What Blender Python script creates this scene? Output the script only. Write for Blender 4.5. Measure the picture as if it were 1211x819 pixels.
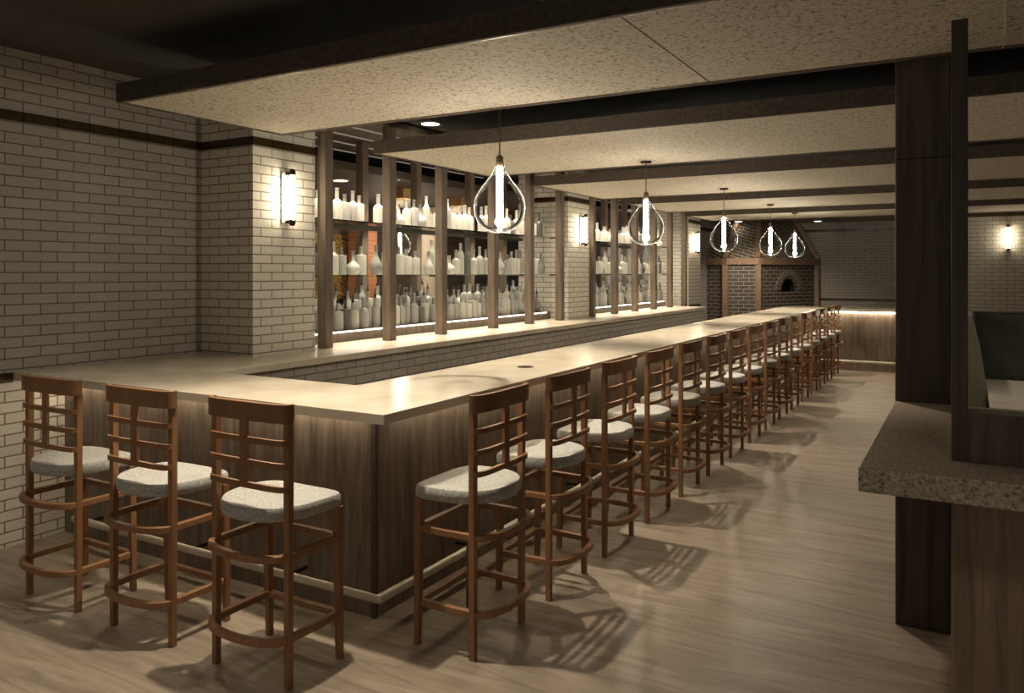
import bpy, bmesh, math, random
from mathutils import Vector, Matrix
R = math.radians
random.seed(7)
sc = bpy.context.scene
for o in list(bpy.data.objects):
    bpy.data.objects.remove(o)
COL = sc.collection

# ------------------------------------------------------------------ camera
cd = bpy.data.cameras.new('camera')
cam = bpy.data.objects.new('camera', cd)
COL.objects.link(cam)
cam.location = (0, 0, 1.6)
cam.rotation_euler = (R(90), 0, R(30))
cd.sensor_fit = 'HORIZONTAL'
cd.sensor_width = 36
cd.lens = 932.0 / 1211 * 36
cd.shift_y = -(409.5 - 321.7) / 1211
cd.clip_start = 0.02
sc.camera = cam
# ------------------------------------------------------------------ world, exposure
w = bpy.data.worlds.new('world')
sc.world = w
w.use_nodes = True
w.node_tree.nodes['Background'].inputs[0].default_value = (1.0, 0.88, 0.72, 1)
w.node_tree.nodes['Background'].inputs[1].default_value = 0.16
sc.view_settings.view_transform = 'Standard'
sc.view_settings.look = 'None'
sc.view_settings.gamma = 1
sc.view_settings.use_curve_mapping = False
sc.view_settings.exposure = 0.7
WARM = (1.0, 0.85, 0.66)

# lamp powers
P_SPOT_BAR = 150      # downlights over the bar
P_SPOT_AISLE = 50    # downlights over the aisle
P_SHELF = 14         # strip light over the bottle shelves
E_PENDANT = 80
E_SCONCE = 48
E_LED = 16


def lamp(name, kind, loc, power, rot=(0, 0, 0), size=0.1, size_y=None, angle=100, blend=0.8, color=WARM, spread=180):
    l = bpy.data.lights.new(name, kind)
    l.energy = power
    l.specular_factor = 0.4
    l.color = color
    if kind == 'AREA':
        l.shape = 'RECTANGLE' if size_y else 'SQUARE'
        l.size = size
        if size_y:
            l.size_y = size_y
        l.spread = R(spread)
    elif kind == 'SPOT':
        l.spot_size = R(angle)
        l.spot_blend = blend
        l.shadow_soft_size = size
    else:
        l.shadow_soft_size = size
    o = bpy.data.objects.new(name, l)
    COL.objects.link(o)
    o.location = loc
    o.rotation_euler = rot
    return o


# unseen spots added around the camera to brighten the near floor, brick and ledge
for (x, y, p) in ((-3.6, 0.5, 30), (0.5, 1.0, 40), (-1.2, -0.6, 14)):
    lamp('fill_spot', 'SPOT', (x, y, 2.85), p, size=0.25, angle=125, blend=0.9)
for x in (-3.5, -2.75):
    lamp('stool_light', 'SPOT', (x, 2.42, 2.86), 24, size=0.02, angle=90, blend=0.8)
# downlights over the bar and over the aisle, in the open gaps between the hanging panels
GAPS = (2.35, 4.45, 7.17, 9.95, 12.6)
for y in GAPS:
    lamp('bar_light', 'SPOT', (-2.45, y + 0.1, 2.86), P_SPOT_BAR, size=0.025, angle=76, blend=0.8)
for y in GAPS[1:]:
    lamp('aisle_light', 'SPOT', (-0.7, y, 2.86), P_SPOT_AISLE, size=0.06, angle=75, blend=0.9)
for y, L in ((6.5, 3.9), (11.6, 3.6)):
    lamp('shelf_strip_light', 'AREA', (-4.55, y, 2.80), P_SHELF * L, size=0.35, size_y=L, spread=75)
lamp('oven_light', 'SPOT', (-3.5, 15.3, 2.5), 75, rot=(R(35), 0, R(8)), size=0.05, angle=100)
lamp('back_room_light', 'AREA', (-6.6, 8.5, 2.5), 60, size=1.5, size_y=6)
lamp('booth_light', 'SPOT', (0.9, 5.9, 2.5), 26, size=0.06, angle=110)


# ------------------------------------------------------------------ materials
def nodes(name):
    m = bpy.data.materials.new(name)
    m.use_nodes = True
    nt = m.node_tree
    b = nt.nodes['Principled BSDF']
    return m, nt, b


def N(nt, t, **k):
    n = nt.nodes.new(t)
    for a, v in k.items():
        setattr(n, a, v)
    return n


def ramp(nt, fac, stops):
    r = N(nt, 'ShaderNodeValToRGB')
    e = r.color_ramp.elements
    while len(e) < len(stops):
        e.new(0.5)
    for i, (p, c) in enumerate(stops):
        e[i].position = p
        e[i].color = (*c, 1)
    nt.links.new(fac, r.inputs[0])
    return r.outputs[0]


def coords(nt, kind='Object', scale=(1, 1, 1), loc=(0, 0, 0), rot=(0, 0, 0)):
    tc = N(nt, 'ShaderNodeTexCoord')
    mp = N(nt, 'ShaderNodeMapping')
    mp.inputs['Scale'].default_value = scale
    mp.inputs['Location'].default_value = loc
    mp.inputs['Rotation'].default_value = rot
    nt.links.new(tc.outputs[kind], mp.inputs[0])
    return mp.outputs[0]


def plain(name, col, rough=0.6, metal=0.0, spec=0.5, vary=0.08, scale=8):
    m, nt, b = nodes(name)
    n = N(nt, 'ShaderNodeTexNoise')
    n.inputs['Scale'].default_value = scale
    n.inputs['Detail'].default_value = 4
    nt.links.new(coords(nt), n.inputs[0])
    lo = tuple(c * (1 - vary) for c in col)
    hi = tuple(min(1, c * (1 + vary)) for c in col)
    nt.links.new(ramp(nt, n.outputs[0], [(0.3, lo), (0.7, hi)]), b.inputs['Base Color'])
    b.inputs['Roughness'].default_value = rough
    b.inputs['Metallic'].default_value = metal
    b.inputs['Specular IOR Level'].default_value = spec
    return m


def wood(name, dark, light, scale=(30, 30, 2.0), rough=0.5, detail=6, bump=0.1, rot=(0, 0, 0), lo=0.3, hi=0.72):
    m, nt, b = nodes(name)
    c = coords(nt, scale=scale, rot=rot)
    n = N(nt, 'ShaderNodeTexNoise')
    n.inputs['Scale'].default_value = 1.0
    n.inputs['Detail'].default_value = detail
    n.inputs['Distortion'].default_value = 0.6
    nt.links.new(c, n.inputs[0])
    nt.links.new(ramp(nt, n.outputs[0], [(lo, dark), (hi, light)]), b.inputs['Base Color'])
    b.inputs['Roughness'].default_value = rough
    bp = N(nt, 'ShaderNodeBump')
    bp.inputs['Strength'].default_value = bump
    bp.inputs['Distance'].default_value = 0.004
    nt.links.new(n.outputs[0], bp.inputs['Height'])
    nt.links.new(bp.outputs[0], b.inputs['Normal'])
    return m


def brick(name, c1, c2, mortar, bw=0.2036, bh=0.0629, off=(0, 0), rough=0.55, ms=0.0045, bump=0.5, rot=0.0, spec=0.5):
    m, nt, b = nodes(name)
    c = coords(nt, 'UV', loc=(off[0], off[1], 0), rot=(0, 0, rot))
    t = N(nt, 'ShaderNodeTexBrick')
    t.inputs['Scale'].default_value = 1.0
    t.inputs['Brick Width'].default_value = bw
    t.inputs['Row Height'].default_value = bh
    t.inputs['Mortar Size'].default_value = ms
    t.inputs['Mortar Smooth'].default_value = 0.2
    t.inputs['Bias'].default_value = 0.0
    t.inputs['Color1'].default_value = (*c1, 1)
    t.inputs['Color2'].default_value = (*c2, 1)
    t.inputs['Mortar'].default_value = (*mortar, 1)
    nt.links.new(c, t.inputs['Vector'])
    n = N(nt, 'ShaderNodeTexNoise')
    n.inputs['Scale'].default_value = 60
    n.inputs['Detail'].default_value = 5
    nt.links.new(c, n.inputs[0])
    mx = N(nt, 'ShaderNodeMix', data_type='RGBA', blend_type='MULTIPLY')
    mx.inputs[0].default_value = 0.5
    nt.links.new(t.outputs['Color'], mx.inputs[6])
    nt.links.new(ramp(nt, n.outputs[0], [(0.3, (0.72, 0.72, 0.72)), (0.7, (1, 1, 1))]), mx.inputs[7])
    nt.links.new(mx.outputs[2], b.inputs['Base Color'])
    b.inputs['Roughness'].default_value = rough
    b.inputs['Specular IOR Level'].default_value = spec
    bp = N(nt, 'ShaderNodeBump', invert=True)
    bp.inputs['Strength'].default_value = bump
    bp.inputs['Distance'].default_value = 0.006
    nt.links.new(t.outputs['Fac'], bp.inputs['Height'])
    nt.links.new(bp.outputs[0], b.inputs['Normal'])
    return m


def speckle(name, base, dark, light, scale=70, rough=0.8, amt=(0.36, 0.42, 0.62)):
    m, nt, b = nodes(name)
    c = coords(nt)
    n = N(nt, 'ShaderNodeTexNoise')
    n.inputs['Scale'].default_value = scale
    n.inputs['Detail'].default_value = 3
    n.inputs['Roughness'].default_value = 0.7
    nt.links.new(c, n.inputs[0])
    col = ramp(nt, n.outputs[0], [(amt[0], dark), (amt[1], base), (amt[2], base), (min(amt[2] + 0.1, 0.99), light)])
    nt.links.new(col, b.inputs['Base Color'])
    b.inputs['Roughness'].default_value = rough
    return m


def emit(name, col, s):
    m = bpy.data.materials.new(name)
    m.use_nodes = True
    nt = m.node_tree
    nt.nodes.clear()
    e = N(nt, 'ShaderNodeEmission')
    e.inputs[0].default_value = (*col, 1)
    e.inputs[1].default_value = s
    o = N(nt, 'ShaderNodeOutputMaterial')
    nt.links.new(e.outputs[0], o.inputs[0])
    return m


def thin_glass(name, tint=(0.97, 0.97, 0.96), edge=0.0):
    m = bpy.data.materials.new(name)
    m.use_nodes = True
    nt = m.node_tree
    nt.nodes.clear()
    tr = N(nt, 'ShaderNodeBsdfTransparent')
    tr.inputs[0].default_value = (*tint, 1)
    gl = N(nt, 'ShaderNodeBsdfGlossy')
    gl.inputs['Roughness'].default_value = 0.05
    fr = N(nt, 'ShaderNodeFresnel')
    fr.inputs[0].default_value = 1.2
    mx = N(nt, 'ShaderNodeMixShader')
    o = N(nt, 'ShaderNodeOutputMaterial')
    nt.links.new(fr.outputs[0], mx.inputs[0])
    nt.links.new(tr.outputs[0], mx.inputs[1])
    nt.links.new(gl.outputs[0], mx.inputs[2])
    if edge:
        lw = N(nt, 'ShaderNodeLayerWeight')
        lw.inputs[0].default_value = 0.5
        pw = N(nt, 'ShaderNodeMath', operation='POWER')
        pw.inputs[1].default_value = 7.0
        nt.links.new(lw.outputs['Facing'], pw.inputs[0])
        ml = N(nt, 'ShaderNodeMath', operation='MULTIPLY')
        ml.inputs[1].default_value = edge
        nt.links.new(pw.outputs[0], ml.inputs[0])
        tl = N(nt, 'ShaderNodeBsdfTranslucent')
        tl.inputs[0].default_value = (0.8, 0.77, 0.7, 1)
        m2 = N(nt, 'ShaderNodeMixShader')
        nt.links.new(ml.outputs[0], m2.inputs[0])
        nt.links.new(mx.outputs[0], m2.inputs[1])
        nt.links.new(tl.outputs[0], m2.inputs[2])
        nt.links.new(m2.outputs[0], o.inputs[0])
    else:
        nt.links.new(mx.outputs[0], o.inputs[0])
    return m


M = {}
BO = (-0.0425, -0.026)   # brick offsets so that the joints fall where the photo has them
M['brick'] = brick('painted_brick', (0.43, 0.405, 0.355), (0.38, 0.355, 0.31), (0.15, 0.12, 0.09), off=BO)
M['brick_lit'] = brick('lit_painted_brick', (0.76, 0.72, 0.63), (0.70, 0.66, 0.57), (0.24, 0.19, 0.14), off=BO)  # same brick, with light on piers and lower wall painted into its colour
M['brick_oven'] = brick('dark_oven_brick', (0.105, 0.085, 0.07), (0.075, 0.06, 0.05), (0.42, 0.38, 0.32), bw=0.21, bh=0.078, ms=0.006)
M['brick_hood'] = brick('hood_brick', (0.13, 0.105, 0.085), (0.09, 0.075, 0.06), (0.5, 0.46, 0.38), bw=0.2, bh=0.07, ms=0.007, rot=R(18))
M['brick_red'] = brick('orange_brick', (0.42, 0.14, 0.05), (0.34, 0.11, 0.04), (0.3, 0.22, 0.15), bw=0.4, bh=0.06, ms=0.008)
M['band'] = brick('glazed_band_tile', (0.052, 0.029, 0.006), (0.038, 0.021, 0.004), (0.01, 0.006, 0.004), bw=0.2036, bh=0.2, off=(BO[0], 0.0), rough=0.25, ms=0.004)
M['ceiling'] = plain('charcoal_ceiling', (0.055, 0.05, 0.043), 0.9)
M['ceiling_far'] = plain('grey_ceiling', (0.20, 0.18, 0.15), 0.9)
M['trim_wood'] = wood('dark_brown_trim', (0.06, 0.046, 0.037), (0.125, 0.097, 0.077), scale=(40, 40, 40), rough=0.95)
M['panel'] = speckle('speckled_acoustic_board', (0.53, 0.485, 0.39), (0.18, 0.145, 0.095), (0.63, 0.58, 0.475), scale=52, amt=(0.37, 0.46, 0.6))
M['post_wood'] = wood('weathered_brown_post', (0.095, 0.069, 0.05), (0.185, 0.138, 0.102), scale=(28, 28, 3), rough=0.6)
M['mantel_wood'] = wood('amber_brown_mantel', (0.20, 0.125, 0.075), (0.34, 0.22, 0.14), scale=(20, 20, 20), rough=0.6)
M['column_wood'] = wood('dark_walnut_column', (0.03, 0.02, 0.013), (0.105, 0.072, 0.048), scale=(26, 26, 1.6), rough=0.5)
M['base_wood'] = wood('brown_oak_panel', (0.15, 0.105, 0.07), (0.30, 0.215, 0.148), scale=(34, 34, 2.2), rough=0.55)
M['bar_wood'] = wood('brown_bar_panel', (0.10, 0.078, 0.06), (0.26, 0.20, 0.152), scale=(26, 26, 3.0), rough=0.33, bump=0.25)
M['stool_wood'] = wood('reddish_brown_stool_wood', (0.20, 0.095, 0.040), (0.285, 0.14, 0.06), scale=(22, 22, 3), rough=0.45)
M['seat'] = speckle('speckled_grey_seat', (0.36, 0.36, 0.33), (0.20, 0.20, 0.18), (0.75, 0.75, 0.70), scale=120, rough=0.5, amt=(0.36, 0.46, 0.58))
M['metal_rail'] = plain('satin_nickel_rail', (0.62, 0.57, 0.47), 0.38, metal=0.35)
M['dark_metal'] = plain('dark_bronze_metal', (0.03, 0.026, 0.02), 0.4, metal=0.6)
M['socket'] = plain('brown_bronze_socket', (0.16, 0.11, 0.07), 0.4, metal=0.5)
M['steel_plate'] = plain('brushed_plate', (0.45, 0.42, 0.36), 0.35, metal=0.6)
M['bottle'] = plain('pale_frosted_bottle', (0.40, 0.385, 0.34), 0.45)
M['bottle_grey'] = plain('grey_frosted_bottle', (0.27, 0.265, 0.245), 0.45)
M['bottle_dark'] = plain('charcoal_bottle', (0.085, 0.085, 0.08), 0.35)
M['pourer'] = plain('black_pourer', (0.02, 0.02, 0.02), 0.4)
M['shelf_glass'] = thin_glass('shelf_glass', (0.90, 0.92, 0.91))
M['bulb_glass'] = thin_glass('clear_lamp_glass', (0.98, 0.98, 0.97), edge=0.3)
M['gold'] = speckle('gold_mosaic_tile', (0.22, 0.13, 0.03), (0.02, 0.012, 0.004), (0.95, 0.62, 0.16), scale=38, rough=0.4, amt=(0.42, 0.5, 0.58))
M['back_wall'] = wood('dark_brown_panelling', (0.05, 0.037, 0.027), (0.095, 0.07, 0.05), scale=(2, 2, 24), rough=0.6)
M['cream'] = plain('cream_plaster', (0.55, 0.48, 0.36), 0.7)
M['orange'] = plain('amber_board', (0.50, 0.30, 0.14), 0.6)
M['leather'] = plain('dark_green_leather', (0.062, 0.068, 0.055), 0.5, vary=0.2, scale=14)
M['leather_pale'] = plain('pale_green_leather', (0.16, 0.155, 0.125), 0.3, vary=0.25, scale=3)  # paler, glossier green than the other booth leather
M['table_top'] = plain('cream_table_top', (0.50, 0.47, 0.40), 0.35)
M['stone'] = speckle('speckled_granite', (0.33, 0.275, 0.21), (0.11, 0.085, 0.06), (0.58, 0.50, 0.39), scale=110, rough=0.45, amt=(0.38, 0.48, 0.58))
M['tube'] = emit('lit_tube', (1.0, 0.90, 0.74), E_PENDANT)
M['sconce_tube'] = emit('lit_sconce_tube', (1.0, 0.85, 0.6), E_SCONCE)
M['led'] = emit('lit_led_strip', (1.0, 0.85, 0.62), E_LED)
M['led_shelf'] = emit('lit_shelf_strip', (1.0, 0.92, 0.8), 6)
M['downlight'] = emit('lit_downlight_lens', (1.0, 0.88, 0.66), 5)
M['strip_pale'] = emit('lit_ceiling_slot', (1.0, 0.85, 0.65), 0.13)
M['black'] = plain('flat_black', (0.008, 0.007, 0.006), 0.9)  # plain black, used inside the oven mouth and on the column joint

# honed travertine worktop
m, nt, b = nodes('travertine')
c = coords(nt, scale=(1.2, 1.2, 1.2))
n1 = N(nt, 'ShaderNodeTexNoise')
n1.inputs['Scale'].default_value = 2.2
n1.inputs['Detail'].default_value = 8
n1.inputs['Roughness'].default_value = 0.6
nt.links.new(c, n1.inputs[0])
nt.links.new(ramp(nt, n1.outputs[0], [(0.3, (0.50, 0.435, 0.335)), (0.55, (0.66, 0.59, 0.47)), (0.75, (0.72, 0.67, 0.56))]), b.inputs['Base Color'])
b.inputs['Roughness'].default_value = 0.22
b.inputs['Specular IOR Level'].default_value = 0.6
M['travertine'] = m

# wood floor: wide boards running across the room
m, nt, b = nodes('wood_floor')
c = coords(nt, scale=(1, 1, 1))
mp = coords(nt, scale=(1.1, 9, 9))
n1 = N(nt, 'ShaderNodeTexNoise')
n1.inputs['Scale'].default_value = 1.6
n1.inputs['Detail'].default_value = 7
n1.inputs['Distortion'].default_value = 1.4
nt.links.new(mp, n1.inputs[0])
t = N(nt, 'ShaderNodeTexBrick')
t.inputs['Scale'].default_value = 1
t.inputs['Brick Width'].default_value = 2.2
t.inputs['Row Height'].default_value = 0.24
t.inputs['Mortar Size'].default_value = 0.0012
t.inputs['Color1'].default_value = (1, 1, 1, 1)
t.inputs['Color2'].default_value = (0.86, 0.86, 0.86, 1)
t.inputs['Mortar'].default_value = (0.6, 0.6, 0.6, 1)
nt.links.new(c, t.inputs['Vector'])
mx = N(nt, 'ShaderNodeMix', data_type='RGBA', blend_type='MULTIPLY')
mx.inputs[0].default_value = 1
nt.links.new(ramp(nt, n1.outputs[0], [(0.3, (0.20, 0.16, 0.12)), (0.7, (0.36, 0.295, 0.225))]), mx.inputs[6])
nt.links.new(t.outputs['Color'], mx.inputs[7])
nt.links.new(mx.outputs[2], b.inputs['Base Color'])
b.inputs['Roughness'].default_value = 0.42
M['floor'] = m


# ------------------------------------------------------------------ mesh helpers
def box(bm, x0, x1, y0, y1, z0, z1):
    x0, x1 = min(x0, x1), max(x0, x1)
    y0, y1 = min(y0, y1), max(y0, y1)
    z0, z1 = min(z0, z1), max(z0, z1)
    v = [bm.verts.new(p) for p in ((x0, y0, z0), (x1, y0, z0), (x1, y1, z0), (x0, y1, z0), (x0, y0, z1), (x1, y0, z1), (x1, y1, z1), (x0, y1, z1))]
    for f in ((3, 2, 1, 0), (4, 5, 6, 7), (0, 1, 5, 4), (1, 2, 6, 5), (2, 3, 7, 6), (3, 0, 4, 7)):
        bm.faces.new([v[i] for i in f])
    return bm


def prism(bm, pts, z0, z1):
    lo = [bm.verts.new((p[0], p[1], z0)) for p in pts]
    hi = [bm.verts.new((p[0], p[1], z1)) for p in pts]
    n = len(pts)
    bm.faces.new(hi)
    bm.faces.new(lo[::-1])
    for i in range(n):
        j = (i + 1) % n
        bm.faces.new((lo[i], lo[j], hi[j], hi[i]))
    return bm


def hexa(bm, lo, hi):
    """a solid between two rings of points"""
    a = [bm.verts.new(p) for p in lo]
    b_ = [bm.verts.new(p) for p in hi]
    n = len(a)
    bm.faces.new(b_)
    bm.faces.new(a[::-1])
    for i in range(n):
        j = (i + 1) % n
        bm.faces.new((a[i], a[j], b_[j], b_[i]))
    return bm


def lathe(bm, prof, n=16, c=(0, 0), cap=True):
    rings = []
    for r, z in prof:
        rings.append([bm.verts.new((c[0] + r * math.cos(2 * math.pi * i / n), c[1] + r * math.sin(2 * math.pi * i / n), z)) for i in range(n)])
    for a, b_ in zip(rings, rings[1:]):
        for i in range(n):
            j = (i + 1) % n
            bm.faces.new((a[i], a[j], b_[j], b_[i]))
    if cap:
        bm.faces.new(rings[0][::-1])
        bm.faces.new(rings[-1])
    return bm


def tube(bm, pts, r, n=8, closed=False):
    pts = [Vector(p) for p in pts]
    rings = []
    N_ = len(pts)
    for i, p in enumerate(pts):
        a = pts[i - 1] if (i > 0 or closed) else p
        b_ = pts[(i + 1) % N_] if (i < N_ - 1 or closed) else p
        d = (b_ - a).normalized()
        up = Vector((0, 0, 1)) if abs(d.z) < 0.9 else Vector((1, 0, 0))
        s = d.cross(up).normalized()
        u = s.cross(d).normalized()
        rings.append([bm.verts.new(p + s * r * math.cos(2 * math.pi * k / n) + u * r * math.sin(2 * math.pi * k / n)) for k in range(n)])
    rng = range(N_ if closed else N_ - 1)
    for i in rng:
        a, b_ = rings[i], rings[(i + 1) % N_]
        for k in range(n):
            l = (k + 1) % n
            bm.faces.new((a[k], b_[k], b_[l], a[l]))
    if not closed:
        bm.faces.new(rings[0])
        bm.faces.new(rings[-1][::-1])
    return bm


def ribbon(bm, pts, h, t, closed=False):
    """flat bar of height h (z) and thickness t (horizontal) following pts"""
    pts = [Vector(p) for p in pts]
    N_ = len(pts)
    rings = []
    for i, p in enumerate(pts):
        a = pts[i - 1] if (i > 0 or closed) else p
        b_ = pts[(i + 1) % N_] if (i < N_ - 1 or closed) else p
        d = (b_ - a)
        d.z = 0
        d.normalize()
        s = Vector((d.y, -d.x, 0))
        rings.append([bm.verts.new(p + s * t / 2 + Vector((0, 0, -h / 2))), bm.verts.new(p + s * t / 2 + Vector((0, 0, h / 2))),
                      bm.verts.new(p - s * t / 2 + Vector((0, 0, h / 2))), bm.verts.new(p - s * t / 2 + Vector((0, 0, -h / 2)))])
    for i in range(N_ if closed else N_ - 1):
        a, b_ = rings[i], rings[(i + 1) % N_]
        for k in range(4):
            l = (k + 1) % 4
            bm.faces.new((a[k], b_[k], b_[l], a[l]))
    if not closed:
        bm.faces.new(rings[0])
        bm.faces.new(rings[-1][::-1])
    return bm


def obj(name, bm, mat, parent=None, smooth=False, bevel=0.0, off=None):
    bmesh.ops.recalc_face_normals(bm, faces=bm.faces)
    uv = bm.loops.layers.uv.new('uv')
    for f in bm.faces:
        nr = f.normal
        ax, ay, az = abs(nr.x), abs(nr.y), abs(nr.z)
        for l in f.loops:
            p = l.vert.co
            if az > ax and az > ay and az > 0.8:
                l[uv].uv = (p.y, p.x)
            else:
                t_ = Vector((-nr.y, nr.x, 0))
                if ax > 0.98 * math.sqrt(ax * ax + ay * ay):
                    l[uv].uv = (p.y, p.z)
                elif ay > 0.98 * math.sqrt(ax * ax + ay * ay):
                    l[uv].uv = (p.x, p.z)
                else:
                    t_.normalize()
                    l[uv].uv = (p.dot(t_), p.z)
    me = bpy.data.meshes.new(name)
    bm.to_mesh(me)
    bm.free()
    me.materials.append(mat)
    if smooth:
        for p in me.polygons:
            p.use_smooth = True
        me.set_sharp_from_angle(angle=R(40))
    o = bpy.data.objects.new(name, me)
    COL.objects.link(o)
    if bevel:
        bv = o.modifiers.new('bevel', 'BEVEL')
        bv.width = bevel
        bv.segments = 2
        bv.limit_method = 'ANGLE'
    if parent:
        o.parent = parent
        if off:
            o.location = off
    return o


def B():
    return bmesh.new()


def tag(o, label, cat, group=None, kind=None):
    o['label'] = label
    o['category'] = cat
    if group:
        o['group'] = group
    if kind:
        o['kind'] = kind
    return o


def thing(name, label, cat, loc=(0, 0, 0), rz=0, group=None):
    o = bpy.data.objects.new(name, None)
    o.empty_display_size = 0.1
    COL.objects.link(o)
    o.location = loc
    o.rotation_euler = (0, 0, rz)
    return tag(o, label, cat, group)


def struct(name, bm, mat, label=None, cat=None, **k):
    o = obj(name, bm, mat, **k)
    o['kind'] = 'structure'
    o['label'] = label or name.replace('_', ' ')
    o['category'] = cat or name.split('_')[0]
    return o


def dup(root, loc, rz=0.0, label=None, group=None):
    r = root.copy()
    COL.objects.link(r)
    r.location = loc
    r.rotation_euler = (0, 0, rz)
    if label:
        r['label'] = label
    if group:
        r['group'] = group
    for ch in list(root.children):
        c_ = ch.copy()
        COL.objects.link(c_)
        c_.parent = r
        for g in list(ch.children):
            d = g.copy()
            COL.objects.link(d)
            d.parent = c_
    return r


ORD = ['first', 'second', 'third', 'fourth', 'fifth', 'sixth', 'seventh', 'eighth', 'ninth', 'tenth', 'eleventh', 'twelfth', 'thirteenth',
       'fourteenth', 'fifteenth', 'sixteenth', 'seventeenth', 'eighteenth', 'nineteenth', 'twentieth']


def ordinal(i):
    if i < 20:
        return ORD[i]
    tens = {2: 'twenty', 3: 'thirty', 4: 'forty'}[(i + 1) // 10]
    u = (i + 1) % 10
    return tens[:-1] + 'ieth' if u == 0 else tens + '-' + ORD[u - 1]


# ------------------------------------------------------------------ room shell
XW, XP, ZT, ZC = -4.83, -4.294, 1.016, 2.907
struct('floor', box(B(), -8.4, 5.2, -3, 18.8, -0.1, 0), M['floor'], 'greyish brown wooden floor of the bar room')
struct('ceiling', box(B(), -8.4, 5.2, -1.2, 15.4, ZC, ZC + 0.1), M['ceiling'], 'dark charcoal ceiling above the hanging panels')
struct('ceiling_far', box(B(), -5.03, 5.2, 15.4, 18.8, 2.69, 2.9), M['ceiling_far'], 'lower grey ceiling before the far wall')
bm = B()
box(bm, XW - 0.2, XW, -1.2, 4.44, 1.016, ZC)
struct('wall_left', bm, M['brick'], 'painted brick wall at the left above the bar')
struct('wall_left_lower', box(B(), XW - 0.2, XW, -1.2, 4.44, 0, 0.958), M['brick_lit'], 'painted brick below the left rail, its lit look painted in')
struct('wall_left_far', box(B(), XW - 0.2, XW, 14.45, 18.4, 0, 2.69), M['brick'], 'painted brick wall beside the oven')
struct('wall_back', box(B(), -5.03, 1.0, 18.4, 18.6, 0, 2.69), M['brick'], 'painted brick wall at the far end')
struct('wall_right', box(B(), -0.55, 5.2, 14.65, 14.85, 0, ZC), M['brick'], 'brick wall behind the booth')
struct('wall_room_right', box(B(), 5.2, 5.4, -3, 18.8, 0, ZC), M['brick'], 'brick wall at the right end')


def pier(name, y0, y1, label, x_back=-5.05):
    p = struct(name, box(B(), x_back, XP, y0, y1, 0, ZC if y1 < 15 else 2.69), M['brick_lit'], label)
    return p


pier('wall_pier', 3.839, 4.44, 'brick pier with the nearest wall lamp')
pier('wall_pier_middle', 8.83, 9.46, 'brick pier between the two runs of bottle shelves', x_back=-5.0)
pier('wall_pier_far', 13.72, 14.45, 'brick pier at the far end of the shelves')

# glazed tile bands
T = 0.006
for i, a in enumerate((
    (XW, XW + T, -1.2, 3.839, 2.485, 2.543), (XW + T, XP, 3.839 - T, 3.839, 2.485, 2.543), (XP, XP + T, 3.839 - T, 4.44, 2.485, 2.543),
    (XW - 0.17, XP, 8.83 - T, 8.83, 2.485, 2.543), (XP, XP + T, 8.83 - T, 9.46, 2.485, 2.543),
    (XP, XP + T, 13.72, 14.45, 2.485, 2.543), (XW, XW + T, 14.45, 18.4, 2.485, 2.543),
    (XW, 1.0, 18.4 - T, 18.4, 2.485, 2.543), (-0.55, 5.2, 14.65 - T, 14.65, 2.485, 2.543),
    (XW - 0.2, XW + T, -1.2, 2.53, 0.958, 1.016), (XP, XP + T, 13.72, 14.45, 0.958, 1.016), (XW, 1.0, 18.4 - T, 18.4, 0.985, 1.03))):
    struct('trim_%d' % (i + 1), box(B(), *a), M['band'], 'narrow brown glazed tile band along the brick')
struct('wall_left_course', box(B(), XW - 0.2, XW, 2.53, 4.44, 0.958, 1.016), M['brick'], 'brick course behind the bar top')

# ------------------------------------------------------------------ back room seen through the bottle shelves
struct('wall_back_room', box(B(), -8.4, -8.2, 3, 18.8, 0, ZC), M['back_wall'], 'dark panelled wall of the room beyond the shelves')
struct('ceiling_back_room', box(B(), -8.2, -5.35, 3.4, 18.0, 2.62, 2.7), M['back_wall'], 'brown ceiling of the room beyond the shelves')
struct('wall_back_room_near', box(B(), -8.2, -5.05, 3.2, 3.4, 0, ZC), M['back_wall'], 'end wall of the room beyond the shelves')
tag(obj('mosaic_panel', box(B(), -8.18, -8.15, 8.1, 9.30, 1.2, 2.17), M['gold']), 'glittering gold mosaic wall panel seen between the first shelf posts', 'wall panel')
tag(obj('brick_pillar', box(B(), -8.0, -7.7, 8.97, 9.27, 0, 2.25), M['brick_red']), 'narrow orange brick pillar in the room beyond the shelves', 'pillar')
tag(obj('plaster_pillar', lathe(B(), [(0.16, 0), (0.16, 2.4), (0.2, 2.46), (0.2, 2.6)], 20, (-7.3, 10.0)), M['cream'], smooth=True),
    'round cream plaster pillar in the room beyond the shelves', 'pillar')
for (x, y, nm) in ((-6.0, 7.72, 'left'), (-6.0, 8.98, 'right')):
    f_ = thing('box_lantern', 'square amber box lantern under the brown ceiling beyond the shelves, %s one' % nm, 'lantern', (x, y, 2.62), group='amber box lanterns')
    obj('shade', box(B(), -0.09, 0.09, -0.11, 0.11, -0.14, -0.0005), M['orange'], f_, bevel=0.004)
    obj('diffuser', box(B(), -0.085, 0.085, -0.105, 0.105, -0.22, -0.1405), M['cream'], f_, bevel=0.004)

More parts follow.
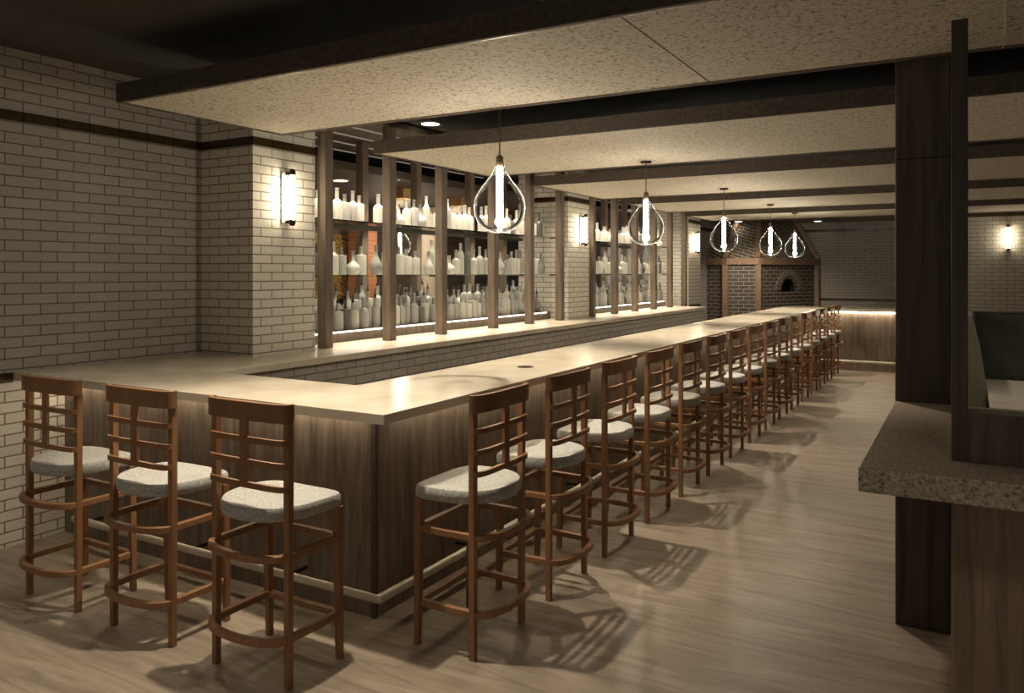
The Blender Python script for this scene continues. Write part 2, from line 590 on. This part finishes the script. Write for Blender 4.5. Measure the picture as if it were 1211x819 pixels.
# ------------------------------------------------------------------ hanging ceiling panels
SX0, SX1, SZ = -4.13, 4.6, 2.55
slabs = ((2.715, 3.955), (4.93, 6.70), (7.645, 9.52), (10.39, 12.12), (13.09, 14.63))
names = ('nearest the camera, over the bar corner', 'second from the camera, behind the column', 'third from the camera, in the middle of the room',
         'fourth from the camera, beyond the middle', 'farthest, in front of the far wall')
for (y0, y1), nm in zip(slabs, names):
    t_ = thing('ceiling_panel', 'wide speckled cream hanging ceiling panel with dark rim, ' + nm, 'ceiling panel', (0, y0, SZ), group='hanging ceiling panels')
    L = y1 - y0
    ed = 0.022
    obj('acoustic_board', box(B(), SX0 + ed, SX1 - ed, ed, L - ed, 0.006, 0.05), M['panel'], t_)
    bm = B()
    box(bm, SX0, SX1, 0, ed, 0, 0.105)
    box(bm, SX0, SX1, L - ed, L, 0, 0.105)
    box(bm, SX0, SX0 + ed, ed, L - ed, 0, 0.105)
    box(bm, SX1 - ed, SX1, ed, L - ed, 0, 0.105)
    obj('rim', bm, M['trim_wood'], t_)
    bm = B()
    box(bm, SX0 + ed, SX1 - ed, ed, ed + 0.014, 0.002, 0.006)
    box(bm, SX0 + ed, SX1 - ed, L - ed - 0.014, L - ed, 0.002, 0.006)
    obj('edge_bead', bm, M['socket'], t_)
    if y0 < 3:
        obj('joint_cover', box(B(), -1.124, -1.119, ed + .014, L - ed - .014, 0.0045, 0.006), M['trim_wood'], t_)
    for x in (-3.4, 0, 3.6):
        for yy in (L - 0.06,):
            obj('hanger', box(B(), x - 0.008, x + 0.008, yy - 0.008, yy + 0.008, 0.05, (ZC if L + y0 < 14.5 else 2.9) - SZ), M['dark_metal'], t_)

# timbers and glowing slots over the shelves
for (y0, y1) in ((4.46, 8.80), (9.48, 13.70)):
    t_ = thing('overhead_grille', 'dark timber grille with pale slots above the %s run of bottle shelves' % ('near' if y0 < 5 else 'far'), 'ceiling grille', (0, 0, 2.84),
               group='timber grilles over the shelves')
    xs = [-4.55, -4.86, -5.18, -5.52]
    bm = B()
    for x in xs:
        box(bm, x + 0.02, x + 0.31, y0, y1, 0, 0.05)
    obj('timber', bm, M['trim_wood'], t_)
    bm = B()
    for x in xs:
        box(bm, x - 0.018, x + 0.018, y0, y1, -0.004, 0.02)
    obj('light_slot', bm, M['strip_pale'], t_)

# ------------------------------------------------------------------ downlights
def downlight(x, y, z, label):
    t_ = thing('downlight', label, 'ceiling light', (x, y, z), group='recessed ceiling downlights')
    obj('trim_ring', lathe(B(), [(0.105, -0.012), (0.105, 0.0), (0.08, 0.0), (0.08, -0.012)], 20, cap=False), M['cream'], t_, smooth=True)
    obj('lens', lathe(B(), [(0.0795, -0.010), (0.0795, -0.001)], 20), M['downlight'], t_)
    return t_


downlight(-4.07, 5.62, ZC, 'round ceiling downlight in the gap behind the nearest hanging panel')
downlight(-6.0, 6.6, 2.62, 'round downlight in the brown ceiling beyond the shelves')
downlight(-3.60, 9.62, ZC, 'round ceiling downlight behind the third hanging panel')
downlight(-4.23, 17.0, 2.69, 'round downlight in the low ceiling left above the oven')
downlight(-2.75, 17.75, 2.69, 'round downlight in the low ceiling right of the oven')

# ------------------------------------------------------------------ the bar
YB0, XB1 = 2.536, -2.069          # outer edges
OV = 0.30
bar = thing('bar_counter', 'long U-shaped bar with pale stone top and brown wood front', 'bar counter', (0, 0, 0))
t0, t1 = ZT - 0.044, ZT
bm = B()
# worktop built from abutting pieces merged into one mesh
pieces = [
    (XW + 0.001, XB1, YB0, 3.13),
    (-2.73, XB1, 3.13, 13.6),
    (-2.73, -0.56, 13.6, 14.41),
    (XW + 0.001, -3.835, 3.13, 3.833),
]
outer = [(XW + 0.001, YB0), (XB1, YB0), (XB1, 13.6), (-0.1, 13.6), (-0.1, 14.41), (-2.73, 14.41), (-2.73, 3.13), (-3.835, 3.13), (-3.835, 13.2),
         (XP + 0.001, 13.2), (-4.95, 13.2), (-4.95, 9.462), (XP + 0.001, 9.462), (XP + 0.001, 8.828), (-4.95, 8.828), (-4.95, 4.442), (XP + 0.001, 4.442),
         (XP + 0.001, 3.832), (XW + 0.001, 3.832)]
prism(bm, outer, t0, t1)
obj('worktop', bm, M['travertine'], bar, bevel=0.003)
# under body
xb, yb = XB1 - OV, YB0 + OV
bm = B()
box(bm, XW + 0.002, xb, yb, yb + 0.03, 0, t0 - 0.001)
obj('front_panel', bm, M['bar_wood'], bar)
bm = B()
box(bm, xb - 0.03, xb, yb + 0.03, 13.9, 0, t0 - 0.001)
obj('front_panel', bm, M['bar_wood'], bar)
bm = B()
box(bm, xb - 0.03, -0.1, 13.9, 13.93, 0, t0 - 0.001)
obj('front_panel', bm, M['bar_wood'], bar)
bm = B()
box(bm, -2.66, -2.63, 3.3, 14.3, 0, t0 - 0.001)
box(bm, -3.9, -2.66, 3.03, 3.06, 0, t0 - 0.001)
obj('inner_panel', bm, M['bar_wood'], bar)
bm = B()
box(bm, -3.95, -3.87, 3.06, 13.15, 0, t0 - 0.001)
obj('brick_knee_wall', bm, M['brick'], bar)
# corner stile
obj('corner_stile', box(B(), xb - 0.02, xb + 0.004, yb - 0.004, yb + 0.02, 0, t0 - 0.002), M['trim_wood'], bar)
# LED strips below the top
bm = B()
box(bm, XW + 0.02, xb - 0.05, yb - 0.05, yb - 0.035, t0 - 0.010, t0 - 0.001)
box(bm, xb + 0.035, xb + 0.05, yb + 0.15, 13.5, t0 - 0.010, t0 - 0.001)
box(bm, xb + 0.1, -0.15, 13.84, 13.855, t0 - 0.03, t0 - 0.001)
obj('led_strip', bm, M['led'], bar)
# foot rail
bm = B()
ro, rz_ = 0.12, 0.157
tube(bm, [(XW + 0.3, yb - ro, rz_), (xb + ro, yb - ro, rz_), (xb + ro, 13.9 - ro, rz_), (-0.12, 13.9 - ro, rz_)], 0.021, 12)
rail = obj('foot_rail', bm, M['metal_rail'], bar, smooth=True)
for x in (-4.4, -3.5, -2.8):
    obj('rail_bracket', tube(B(), [(x, yb + 0.005, rz_), (x, yb - ro, rz_)], 0.010, 8), M['dark_metal'], rail)
for k in range(8):
    y = 3.5 + k * 1.36
    obj('rail_bracket', tube(B(), [(xb - 0.005, y, rz_), (xb + ro, y, rz_)], 0.010, 8), M['dark_metal'], rail)
obj('counter_inset', lathe(B(), [(0.05, ZT + 0.0005), (0.05, ZT + 0.003)], 20, (-2.36, 4.25)), M['dark_metal'], bar)

# ------------------------------------------------------------------ shelving run: posts, risers, glass shelves
PX0, PW = -4.335, 0.085
FRONT_Y = [4.55, 5.33, 6.10, 7.04, 7.83, 8.60, 9.54, 10.32, 11.10, 11.92, 12.70, 13.47]
BACK_Y = [5.08, 5.80, 6.65, 7.68, 8.42, 9.90, 10.75, 11.60, 12.45, 13.25]
post = None
for i, y in enumerate(FRONT_Y):
    z0 = ZT if y < 13.2 else 0.0
    bm = box(B(), -PW / 2, PW / 2, -PW / 2, PW / 2, 0, 2.838 - ZT if z0 else 2.838)
    if post is None or not z0:
        post_me = obj('shelf_post', bm, M['post_wood'], bevel=0.004)
        if post is None:
            post = post_me
        o = post_me
    else:
        bm.free()
        o = post.copy()
        COL.objects.link(o)
    o.location = (PX0 + PW / 2, y, z0)
    tag(o, 'square brown timber post of the front row, %s from the left-hand brick pier' % ordinal(i), 'post', 'front row of timber posts')
for i, y in enumerate(BACK_Y):
    o = post.copy()
    COL.objects.link(o)
    o.location = (-5.0, y, ZT) if False else (-5.0, y, 0)
    o.scale = (1, 1, 2.838 / (2.838 - ZT))
    tag(o, 'square brown timber post of the rear row behind the bottles, %s from the left' % ordinal(i), 'post', 'rear row of timber posts')

RUNS = ((4.47, 8.80, 'near'), (9.49, 13.19, 'far'))
Z1, Z2 = 1.108, 1.212
ZM, ZTOP = 1.578, 2.03
for (y0, y1, nm) in RUNS:
    for (xa, xc, zz, lv) in ((-4.70, -4.53, Z1, 'lower'), (-4.90, -4.702, Z2, 'upper')):
        t_ = thing('bottle_riser', '%s brown wood riser step with lit edge on the %s back ledge' % (lv, nm), 'riser', (0, 0, ZT), group='stepped bottle risers')
        obj('step', box(B(), xa, xc, y0, y1, 0.0005, zz - ZT), M['post_wood'], t_)
        obj('led_strip', box(B(), xc + 0.0005, xc + 0.0085, y0 + 0.1, y1 - 0.1, zz - ZT - 0.012, zz - ZT - 0.004), M['led_shelf'], t_)
    for z, lv in ((ZM, 'lower'), (ZTOP, 'upper')):
        s_ = thing('glass_shelf', '%s clear glass bottle shelf of the %s run between timber posts' % (lv, nm), 'shelf', (0, 0, z), group='glass bottle shelves')
        obj('shelf_board', box(B(), -4.92, -4.42, y0, y1, -0.012, 0), M['shelf_glass'], s_)
        for y in [v for v in FRONT_Y if y0 < v < y1]:
            obj('shelf_bracket', box(B(), -4.42, PX0 - 0.0005, y - 0.02, y + 0.02, -0.02, -0.004), M['dark_metal'], s_)
        if lv == 'upper':
            obj('edge_channel', box(B(), -4.955, -4.925, y0, y1, -0.035, 0.002), M['dark_metal'], s_)

# ------------------------------------------------------------------ bottles
KINDS = {
    'long-necked round bottle': [(0.034, 0), (0.037, 0.004), (0.037, 0.15), (0.030, 0.172), (0.014, 0.19), (0.0125, 0.27), (0.015, 0.272), (0.015, 0.285)],
    'square-shouldered bottle': [(0.036, 0), (0.040, 0.004), (0.040, 0.165), (0.036, 0.175), (0.013, 0.18), (0.012, 0.235), (0.014, 0.24), (0.014, 0.252)],
    'pear-shaped bottle': [(0.026, 0), (0.034, 0.02), (0.044, 0.06), (0.040, 0.10), (0.022, 0.14), (0.013, 0.17), (0.011, 0.23), (0.014, 0.235), (0.014, 0.245)],
    'squat round flask': [(0.030, 0), (0.046, 0.02), (0.052, 0.05), (0.046, 0.085), (0.022, 0.11), (0.013, 0.125), (0.013, 0.20), (0.016, 0.205), (0.016, 0.215)],
    'slim tall bottle': [(0.026, 0), (0.029, 0.004), (0.030, 0.19), (0.024, 0.22), (0.012, 0.25), (0.012, 0.31), (0.014, 0.312), (0.014, 0.325)],
}
KINDS = {k: [(r * 1.22, z * 0.97) for r, z in v] for k, v in KINDS.items()}
proto = {}
for kname, prof in KINDS.items():
    for mk, mat in (('pale', 'bottle'), ('grey', 'bottle_grey'), ('charcoal', 'bottle_dark')):
        bm = lathe(B(), prof, 14)
        o = obj('bottle', bm, M[mat], smooth=True)
        proto[(kname, mk)] = o.data
        bpy.data.objects.remove(o)
me_p = obj('pourer', lathe(B(), [(0.012, 0), (0.012, 0.02), (0.006, 0.03), (0.004, 0.07)], 8), M['pourer'], smooth=True)
pourer_mesh = me_p.data
bpy.data.objects.remove(me_p)
TIERS = ((ZTOP, -4.60, 'upper glass shelf', 0.084, 0.24, False), (ZM, -4.60, 'lower glass shelf', 0.084, 0.24, False),
         (Z1, -4.615, 'lower riser', 0.088, 0.30, True), (Z2, -4.80, 'upper riser', 0.094, 0.30, True))
for (y0, y1, nm) in RUNS:
    for z, x, tn, pitch, gap, pr in TIERS:
        y = y0 + 0.02
        i = 0
        run = random.randint(7, 12)
        last = 0
        while True:
            kname = random.choices(list(KINDS), (5, 5, 1.4, 1.2, 2.4))[0]
            rr = random.random()
            mk = 'pale' if rr < 0.68 else ('grey' if rr < 0.9 else 'charcoal')
            if pr:
                mk = 'grey' if rr < 0.6 else ('pale' if rr < 0.85 else 'charcoal')
            s_ = random.uniform(0.94, 1.08)
            rad = max(r for r, _ in KINDS[kname]) * s_
            y += last + rad + random.uniform(0.003, 0.010)
            last = rad
            if y > y1 - 0.06:
                break
            o = bpy.data.objects.new('bottle', proto[(kname, mk)])
            COL.objects.link(o)
            o.location = (x + random.uniform(-0.02, 0.02), y, z)
            hz = random.uniform(0.92, 1.1) * (1.0 if z != Z2 else 0.86)
            o.scale = (s_, s_, hz)
            tag(o, '%s %s on the %s %s, %s from the left' % (mk, kname, nm, tn, ordinal(i)), 'bottle', 'bottles on the %s, %s run' % (tn, nm))
            if pr and random.random() < 0.5:
                p_ = bpy.data.objects.new('pourer', pourer_mesh)
                COL.objects.link(p_)
                p_.parent = o
                p_.location = (0, 0, KINDS[kname][-1][1])
            i += 1
            run -= 1
            if run == 0:
                y += random.uniform(0.05, gap * 0.55)
                run = random.randint(5, 10)

# ------------------------------------------------------------------ wall sconces
def sconce(x, y, z, rz, label):
    t_ = thing('wall_sconce', label, 'wall lamp', (x, y, z), rz, group='tube wall sconces')
    obj('back_plate', box(B(), 0.0008, 0.014, -0.045, 0.045, -0.19, 0.19), M['steel_plate'], t_, bevel=0.002)
    for s in (-1, 1):
        bm = B()
        box(bm, 0.012, 0.075, -0.012, 0.012, s * 0.175 - 0.01, s * 0.175 + 0.01)
        lathe(bm, [(0.024, s * 0.175 - 0.014), (0.024, s * 0.175 + 0.014), (0.014, s * 0.175 + 0.03 * s)] if s > 0 else
              [(0.014, s * 0.175 - 0.03), (0.024, s * 0.175 - 0.014), (0.024, s * 0.175 + 0.014)], 12, (0.07, 0))
        obj('end_cap', bm, M['dark_metal'], t_, smooth=True)
    obj('lamp_tube', lathe(B(), [(0.015, -0.16), (0.015, 0.16)], 12, (0.07, 0)), M['sconce_tube'], t_, smooth=True)
    bm = B()
    for k in range(5):
        a = k * 2 * math.pi / 5 + 0.3
        tube(bm, [(0.07 + 0.023 * math.cos(a), 0.023 * math.sin(a), -0.16), (0.07 + 0.023 * math.cos(a), 0.023 * math.sin(a), 0.16)], 0.0016, 6)
    for k in range(5):
        zz = -0.12 + k * 0.06
        tube(bm, [(0.07 + 0.023 * math.cos(a), 0.023 * math.sin(a), zz) for a in [q * 2 * math.pi / 12 for q in range(12)]], 0.0014, 5, closed=True)
    obj('wire_cage', bm, M['dark_metal'], t_)
    return t_


sconce(XP, 4.14, 2.14, 0, 'lit tube wall lamp with wire cage on the nearest brick pier')
sconce(XP, 9.20, 2.14, 0, 'lit tube wall lamp with wire cage on the middle brick pier')
sconce(XP, 14.08, 2.14, 0, 'lit tube wall lamp with wire cage on the far brick pier')
sconce(0.56, 14.65, 2.14, R(-90), 'lit tube wall lamp with wire cage on the brick wall above the booth')

# ------------------------------------------------------------------ pendants
def pendant(x, y, ztop, label):
    t_ = thing('pendant_lamp', label, 'pendant lamp', (x, y, 0), group='teardrop glass pendant lamps')
    obj('ceiling_cap', lathe(B(), [(0.045, ztop - 0.018), (0.05, ztop - 0.0005)], 16), M['dark_metal'], t_, smooth=True)
    bm = B()
    L = ztop - 0.018 - 2.29
    n = int(L / 0.03)
    for s in (0, 1):
        tube(bm, [(0.005 * math.cos(k * 1.3 + s * math.pi), 0.005 * math.sin(k * 1.3 + s * math.pi), 2.29 + L * k / n) for k in range(n + 1)], 0.0022, 5)
    obj('twisted_cord', bm, M['socket'], t_)
    obj('socket', lathe(B(), [(0.020, 2.225), (0.022, 2.23), (0.022, 2.282), (0.012, 2.292)], 14), M['socket'], t_, smooth=True)
    obj('lamp_tube', lathe(B(), [(0.006, 1.868), (0.018, 1.878), (0.028, 1.892), (0.026, 1.905), (0.019, 1.925), (0.018, 2.22)], 14), M['tube'], t_, smooth=True)
    prof = [(0.003, 1.832), (0.05, 1.838), (0.095, 1.857), (0.128, 1.89), (0.148, 1.935), (0.154, 1.985), (0.146, 2.035), (0.12, 2.085), (0.085, 2.13),
            (0.055, 2.17), (0.034, 2.205), (0.026, 2.235), (0.024, 2.25)]
    g = B()
    lathe(g, prof, 40, cap=False)
    obj('glass_shade', g, M['bulb_glass'], t_, smooth=True)
    return t_


PY = (4.01, 6.47, 8.99, 11.44, 13.26)
for i, y in enumerate(PY):
    pendant(-2.4, y, ZC if i == 0 else SZ + 0.006, 'lit clear glass teardrop pendant over the bar, %s from the camera' % ordinal(i))
pendant(-7.0, 8.93, 2.62, 'lit clear glass teardrop pendant in the room beyond the shelves')

# ------------------------------------------------------------------ bar stools
def make_stool():
    t_ = thing('bar_stool', '', 'bar stool', (0, 0, 0), group='wooden bar stools')
    wd = M['stool_wood']
    hw, hd = 0.204, 0.142

    def leg(x, y0, y1, z1, a0, a1, b0, b1):
        lo = [(x - a0 / 2, y0 - b0 / 2, 0), (x + a0 / 2, y0 - b0 / 2, 0), (x + a0 / 2, y0 + b0 / 2, 0), (x - a0 / 2, y0 + b0 / 2, 0)]
        hi = [(x - a1 / 2, y1 - b1 / 2, z1), (x + a1 / 2, y1 - b1 / 2, z1), (x + a1 / 2, y1 + b1 / 2, z1), (x - a1 / 2, y1 + b1 / 2, z1)]
        return hexa(B(), lo, hi)
    for s in (-1, 1):
        obj('rear_leg', leg(s * hw, -hd, -hd, 1.03, 0.026, 0.030, 0.026, 0.028), wd, t_, bevel=0.002)
    for s in (-1, 1):
        obj('front_leg', leg(s * hw, hd, hd - 0.012, 0.632, 0.025, 0.034, 0.025, 0.034), wd, t_, bevel=0.002)

    def arc(w_, sag, y_end, z, n=16, p=2.6):
        out = []
        for k in range(n + 1):
            u = -1 + 2 * k / n
            a = u * math.pi / 2
            xx = w_ * math.copysign(abs(math.sin(a)) ** (2 / p), math.sin(a))
            yy = y_end - sag * abs(math.cos(a)) ** (2 / p)
            out.append((xx, yy, z))
        return out
    obj('top_rail', ribbon(B(), arc(0.220, 0.046, -hd + 0.006, 1.058, 20, 4.2), 0.074, 0.020), wd, t_, smooth=True, bevel=0.002)
    for z in (0.945, 0.857, 0.768):
        obj('back_slat', ribbon(B(), arc(0.211, 0.040, -hd + 0.002, z, 20, 4.2), 0.022, 0.016), wd, t_, smooth=True)
    yb_ = -hd - 0.038
    obj('back_mullion', box(B(), -0.020, 0.020, yb_ - 0.006, yb_ + 0.008, 0.758, 1.03), wd, t_)
    for z in (0.505, 0.188):
        pts = arc(0.202, 0.09, -hd + 0.0, z, 20, 2.2) + [(0.207, 0, z), (0.205, hd - 0.03, z), (0.185, hd - 0.008, z), (-0.185, hd - 0.008, z), (-0.205, hd - 0.03, z), (-0.207, 0, z)]
        obj('foot_ring', ribbon(B(), pts, 0.028, 0.027, closed=True), wd, t_, smooth=True, bevel=0.003)
    # saddle seat: D plan, dished top, rounded rim
    bm = B()
    n = 44
    plan = []
    for k in range(n):
        a = 2 * math.pi * k / n
        ca, sa = math.cos(a), math.sin(a)
        if sa >= 0:
            p = 5.0
            xx = 0.222 * math.copysign(abs(ca) ** (2 / p), ca)
            yy = 0.185 * abs(sa) ** (2 / p)
        else:
            p = 2.2
            xx = 0.222 * math.copysign(abs(ca) ** (2 / p), ca)
            yy = -0.215 * abs(sa) ** (2 / p)
        plan.append((xx, yy))
    rings = []
    for s, dz in ((0.0, -0.014), (0.35, -0.012), (0.7, -0.004), (0.9, 0.001), (0.97, -0.002), (1.0, -0.012), (1.0, -0.046), (0.965, -0.056)):
        ring = []
        for (xx, yy) in plan:
            X, Y = xx * s, yy * s
            top = 0.690
            if dz > -0.03 and s < 0.96:
                dish = -0.010 * max(0.0, Y / 0.18) ** 2 - 0.006 * math.exp(-((abs(X) - 0.1) / 0.06) ** 2) * (1 if Y < 0.1 else 0.4)
            else:
                dish = -0.010 * max(0.0, Y / 0.18) ** 2
            ring.append((X, Y, top + dz + dish))
        rings.append(ring)
    vr = []
    ctr = bm.verts.new(rings[0][0])
    for ring in rings[1:]:
        vr.append([bm.verts.new(p) for p in ring])
    for i in range(n):
        bm.faces.new((ctr, vr[0][i], vr[0][(i + 1) % n]))
    for a, b_ in zip(vr, vr[1:]):
        for i in range(n):
            j = (i + 1) % n
            bm.faces.new((a[i], b_[i], b_[j], a[j]))
    bm.faces.new(vr[-1])
    obj('seat', bm, M['seat'], t_, smooth=True)
    return t_


stool = make_stool()
SEAT = 'reddish brown bar stool with grey seat'
stool.location = (-2.463, 2.337, 0)
stool['label'] = SEAT + ' on the short side, nearest the bar corner'
dup(stool, (-3.149, 2.337, 0), 0, SEAT + ' at the short side, middle of the three')
dup(stool, (-3.833, 2.337, 0), 0, SEAT + ' at the short side, nearest the left wall')
for k in range(16):
    dup(stool, (-1.907, 2.940 + 0.6815 * k, 0), R(90), SEAT + ' on the long side, %s from the corner' % ordinal(k))

# ------------------------------------------------------------------ right: column, partition, booth
cl = tag(obj('square_column', box(B(), -0.283, -0.062, 3.975, 4.2, 0, ZC), M['column_wood'], bevel=0.006), 'dark walnut square column from floor to ceiling behind the stone shelf', 'column')
obj('joint_strip', box(B(), -0.281, -0.064, 3.9735, 3.9755, 2.108, 2.113), M['black'], cl)
tag(obj('stone_ledge', box(B(), -0.283, 3.2, 2.568, 3.973, 0.942, ZT), M['stone'], bevel=0.004), 'thick speckled granite ledge with its corner out in the aisle', 'ledge')
pt = thing('partition', 'dark wood partition post and low rail standing on the granite ledge', 'partition', (-0.042, 2.80, ZT))
obj('post', box(B(), 0, 0.045, 0, 0.10, 0.0005, 2.382 - ZT), M['column_wood'], pt, bevel=0.002)
obj('low_rail', box(B(), 0.0455, 3.2, 0, 0.10, 0.0005, 1.168 - ZT), M['column_wood'], pt, bevel=0.002)
tag(obj('ledge_cabinet', box(B(), -0.042, 3.2, 2.80, 3.70, 0, 0.9415), M['base_wood'], bevel=0.003), 'brown oak panelled cabinet carrying the granite ledge', 'cabinet')

bo = thing('booth', 'dark green leather booth bench seen through the partition', 'booth', (0, 0, 0))
obj('backrest', box(B(), 0.04, 3.6, 7.3, 7.42, 0.40, 1.29), M['leather'], bo, bevel=0.02)
bm = B()
# leaning side backrest running along the aisle, its profile tapering outward
ys = (6.5, 7.29)
prof = [(-0.02, 0.40), (0.122, 0.40), (0.119, 0.80), (0.085, 1.05), (0.048, 1.22), (0.030, 1.285), (-0.02, 1.285)]
lo = [bm.verts.new((x, ys[0], z)) for x, z in prof]
hi = [bm.verts.new((x, ys[1], z)) for x, z in prof]
bm.faces.new(lo)
bm.faces.new(hi[::-1])
for i in range(len(prof)):
    j = (i + 1) % len(prof)
    bm.faces.new((lo[i], hi[i], hi[j], lo[j]))
obj('side_backrest', bm, M['leather_pale'], bo, smooth=True)
obj('edge_highlight', tube(B(), [(0.04, 7.30, 1.288), (3.6, 7.30, 1.288)], 0.008, 8), M['leather_pale'], bo, smooth=True)  # pale strip added as a painted highlight along the backrest top
obj('seat_cushion', box(B(), 0.20, 3.6, 6.85, 7.295, 0.40, 0.48), M['leather'], bo, bevel=0.02)
obj('bench_base', box(B(), -0.02, 3.6, 6.9, 7.42, 0, 0.3995), M['column_wood'], bo)
obj('bench_base', box(B(), -0.02, 0.2, 5.0, 6.8995, 0, 0.3995), M['column_wood'], bo)
tb = thing('booth_table', 'cream topped table pushed against the green booth', 'table', (0, 0, 0))
obj('tabletop', box(B(), 0.125, 2.4, 4.7, 7.25, 0.725, 0.76), M['table_top'], tb, bevel=0.004)
for (x, y) in ((0.5, 5.2), (2.1, 5.2), (0.5, 6.6), (2.1, 6.6)):
    obj('leg', box(B(), x - 0.03, x + 0.03, y - 0.03, y + 0.03, 0, 0.7245), M['dark_metal'], tb)
tag(obj('menu_holder', hexa(B(), [(0.60, 6.55, .7605), (0.75, 6.55, .7605), (0.75, 6.65, .7605), (0.60, 6.65, .7605)],
                            [(0.62, 6.59, .84), (0.73, 6.59, .84), (0.73, 6.61, .84), (0.62, 6.61, .84)]), M['dark_metal']), 'small dark stand on the cream booth table', 'table stand')
# thin pale curved line across the near panel
bm = B()
tube(bm, [(0.100, 2.9, 2.548), (0.118, 3.24, 2.546), (0.127, 3.547, 2.546), (0.132, 3.93, 2.548)], 0.0025, 6)
tag(obj('ceiling_line', bm, M['cream'], smooth=True), 'thin pale line curving across the underside of the nearest ceiling panel', 'cable')

# ------------------------------------------------------------------ pizza oven
ov = thing('pizza_oven', 'dark brick pizza oven with arched mouth and timber framed brick hood', 'oven', (0, 0, 0))
P0, P1, PB, PA = (-4.82, 16.72), (-4.37, 16.5), (-3.74, 16.72), (-2.84, 18.37)
Q0, Q1, QB, QA = (-4.82, 17.35), (-4.30, 17.2), (-3.88, 17.4), (-3.27, 18.37)
back = (-4.82, 18.37)
ZB0, ZB1, ZH = 1.765, 1.885, 2.685


def fr(poly, z):
    return [(x, y, z) for x, y in poly]


body = [P0, P1, PB, PA, back]
# body with a real arched opening cut in the slanting front face
bd = obj('oven_body', hexa(B(), fr(body, 0), fr(body, ZB0)), M['brick_oven'], ov)
d = Vector((PA[0] - PB[0], PA[1] - PB[1], 0)).normalized()
nrm = Vector((d.y, -d.x, 0))
mid = Vector((PB[0], PB[1], 0)) + d * 0.93


def arch(bm, r, z0, zs, depth0, depth1, n=12):
    pr_ = [(-r, z0), (r, z0)] + [(r * math.cos(math.pi * k / n), zs + r * math.sin(math.pi * k / n)) for k in range(n + 1)]
    a = [bm.verts.new(mid + d * u + nrm * depth0 + Vector((0, 0, z))) for u, z in pr_]
    b_ = [bm.verts.new(mid + d * u + nrm * depth1 + Vector((0, 0, z))) for u, z in pr_]
    bm.faces.new(a)
    bm.faces.new(b_[::-1])
    for i in range(len(pr_)):
        j = (i + 1) % len(pr_)
        bm.faces.new((a[i], a[j], b_[j], b_[i]))
    return bm


cut = obj('oven_cutter', arch(B(), 0.235, 1.18, 1.22, 0.1, -0.55), M['black'])
mod = bd.modifiers.new('mouth', 'BOOLEAN')
mod.object = cut
mod.operation = 'DIFFERENCE'
mod.solver = 'EXACT'
bpy.context.view_layer.update()
dg = bpy.context.evaluated_depsgraph_get()
me2 = bpy.data.meshes.new_from_object(bd.evaluated_get(dg))
bd.modifiers.clear()
bd.data = me2
if not me2.materials:
    me2.materials.append(M['brick_oven'])
bpy.data.objects.remove(cut)
bm = B()
arch(bm, 0.232, 1.182, 1.222, -0.50, -0.53)
pr_ = [(-0.2335, 1.1815), (0.2335, 1.1815)] + [(0.2335 * math.cos(math.pi * k / 12), 1.2215 + 0.2335 * math.sin(math.pi * k / 12)) for k in range(13)]
ra = [bm.verts.new(mid + d * u + nrm * -0.03 + Vector((0, 0, z))) for u, z in pr_]
rb = [bm.verts.new(mid + d * u + nrm * -0.50 + Vector((0, 0, z))) for u, z in pr_]
for i in range(len(pr_)):
    bm.faces.new((ra[i], ra[(i + 1) % len(pr_)], rb[(i + 1) % len(pr_)], rb[i]))
obj('mouth_lining', bm, M['black'], ov)
# ring of arch bricks
bm = B()
K = 13
for k in range(K):
    a0 = math.pi * k / K + 0.02
    a1 = math.pi * (k + 1) / K - 0.02
    q = []
    for dep in (-0.01, 0.03):
        for (r, a) in ((0.30, a0), (0.43, a0), (0.43, a1), (0.30, a1)):
            q.append(mid + d * r * math.cos(a) + nrm * dep + Vector((0, 0, 1.22 + r * math.sin(a))))
    hexa(bm, q[:4], q[4:])
obj('arch_bricks', bm, plain('arch_brick', (0.20, 0.165, 0.13), 0.8), ov)
hb = obj('hood', hexa(B(), fr([P0, P1, PB, PA, back], ZB1), fr([Q0, Q1, QB, QA, back], ZH)), M['brick_hood'], ov)


def beam_between(a, b_, w_, name, mat='mantel_wood'):
    a = Vector(a)
    b_ = Vector(b_)
    dd = (b_ - a).normalized()
    up = Vector((0, 0, 1)) if abs(dd.z) < 0.75 else Vector((0, 1, 0))
    s = dd.cross(up).normalized() * w_ / 2
    u = s.cross(dd).normalized() * w_ / 2
    return obj(name, hexa(B(), [a - s - u, a + s - u, a + s + u, a - s + u], [b_ - s - u, b_ + s - u, b_ + s + u, b_ - s + u]), M[mat], ov)


zc = (ZB0 + ZB1) / 2
for a, b_ in ((P0, P1), (P1, PB), (PB, PA)):
    beam_between((*a, zc), (*b_, zc), 0.13, 'mantel_beam')
for p_ in (P1, PB, (PA[0] - 0.02, PA[1] - 0.05)):
    beam_between((*p_, 0), (*p_, ZB0), 0.11, 'corner_post')
for a, b_ in ((P1, Q1), (PB, QB), (PA, QA)):
    beam_between((a[0], a[1] - 0.02, ZB1), (b_[0], b_[1] - 0.02, ZH), 0.10, 'hood_rib')
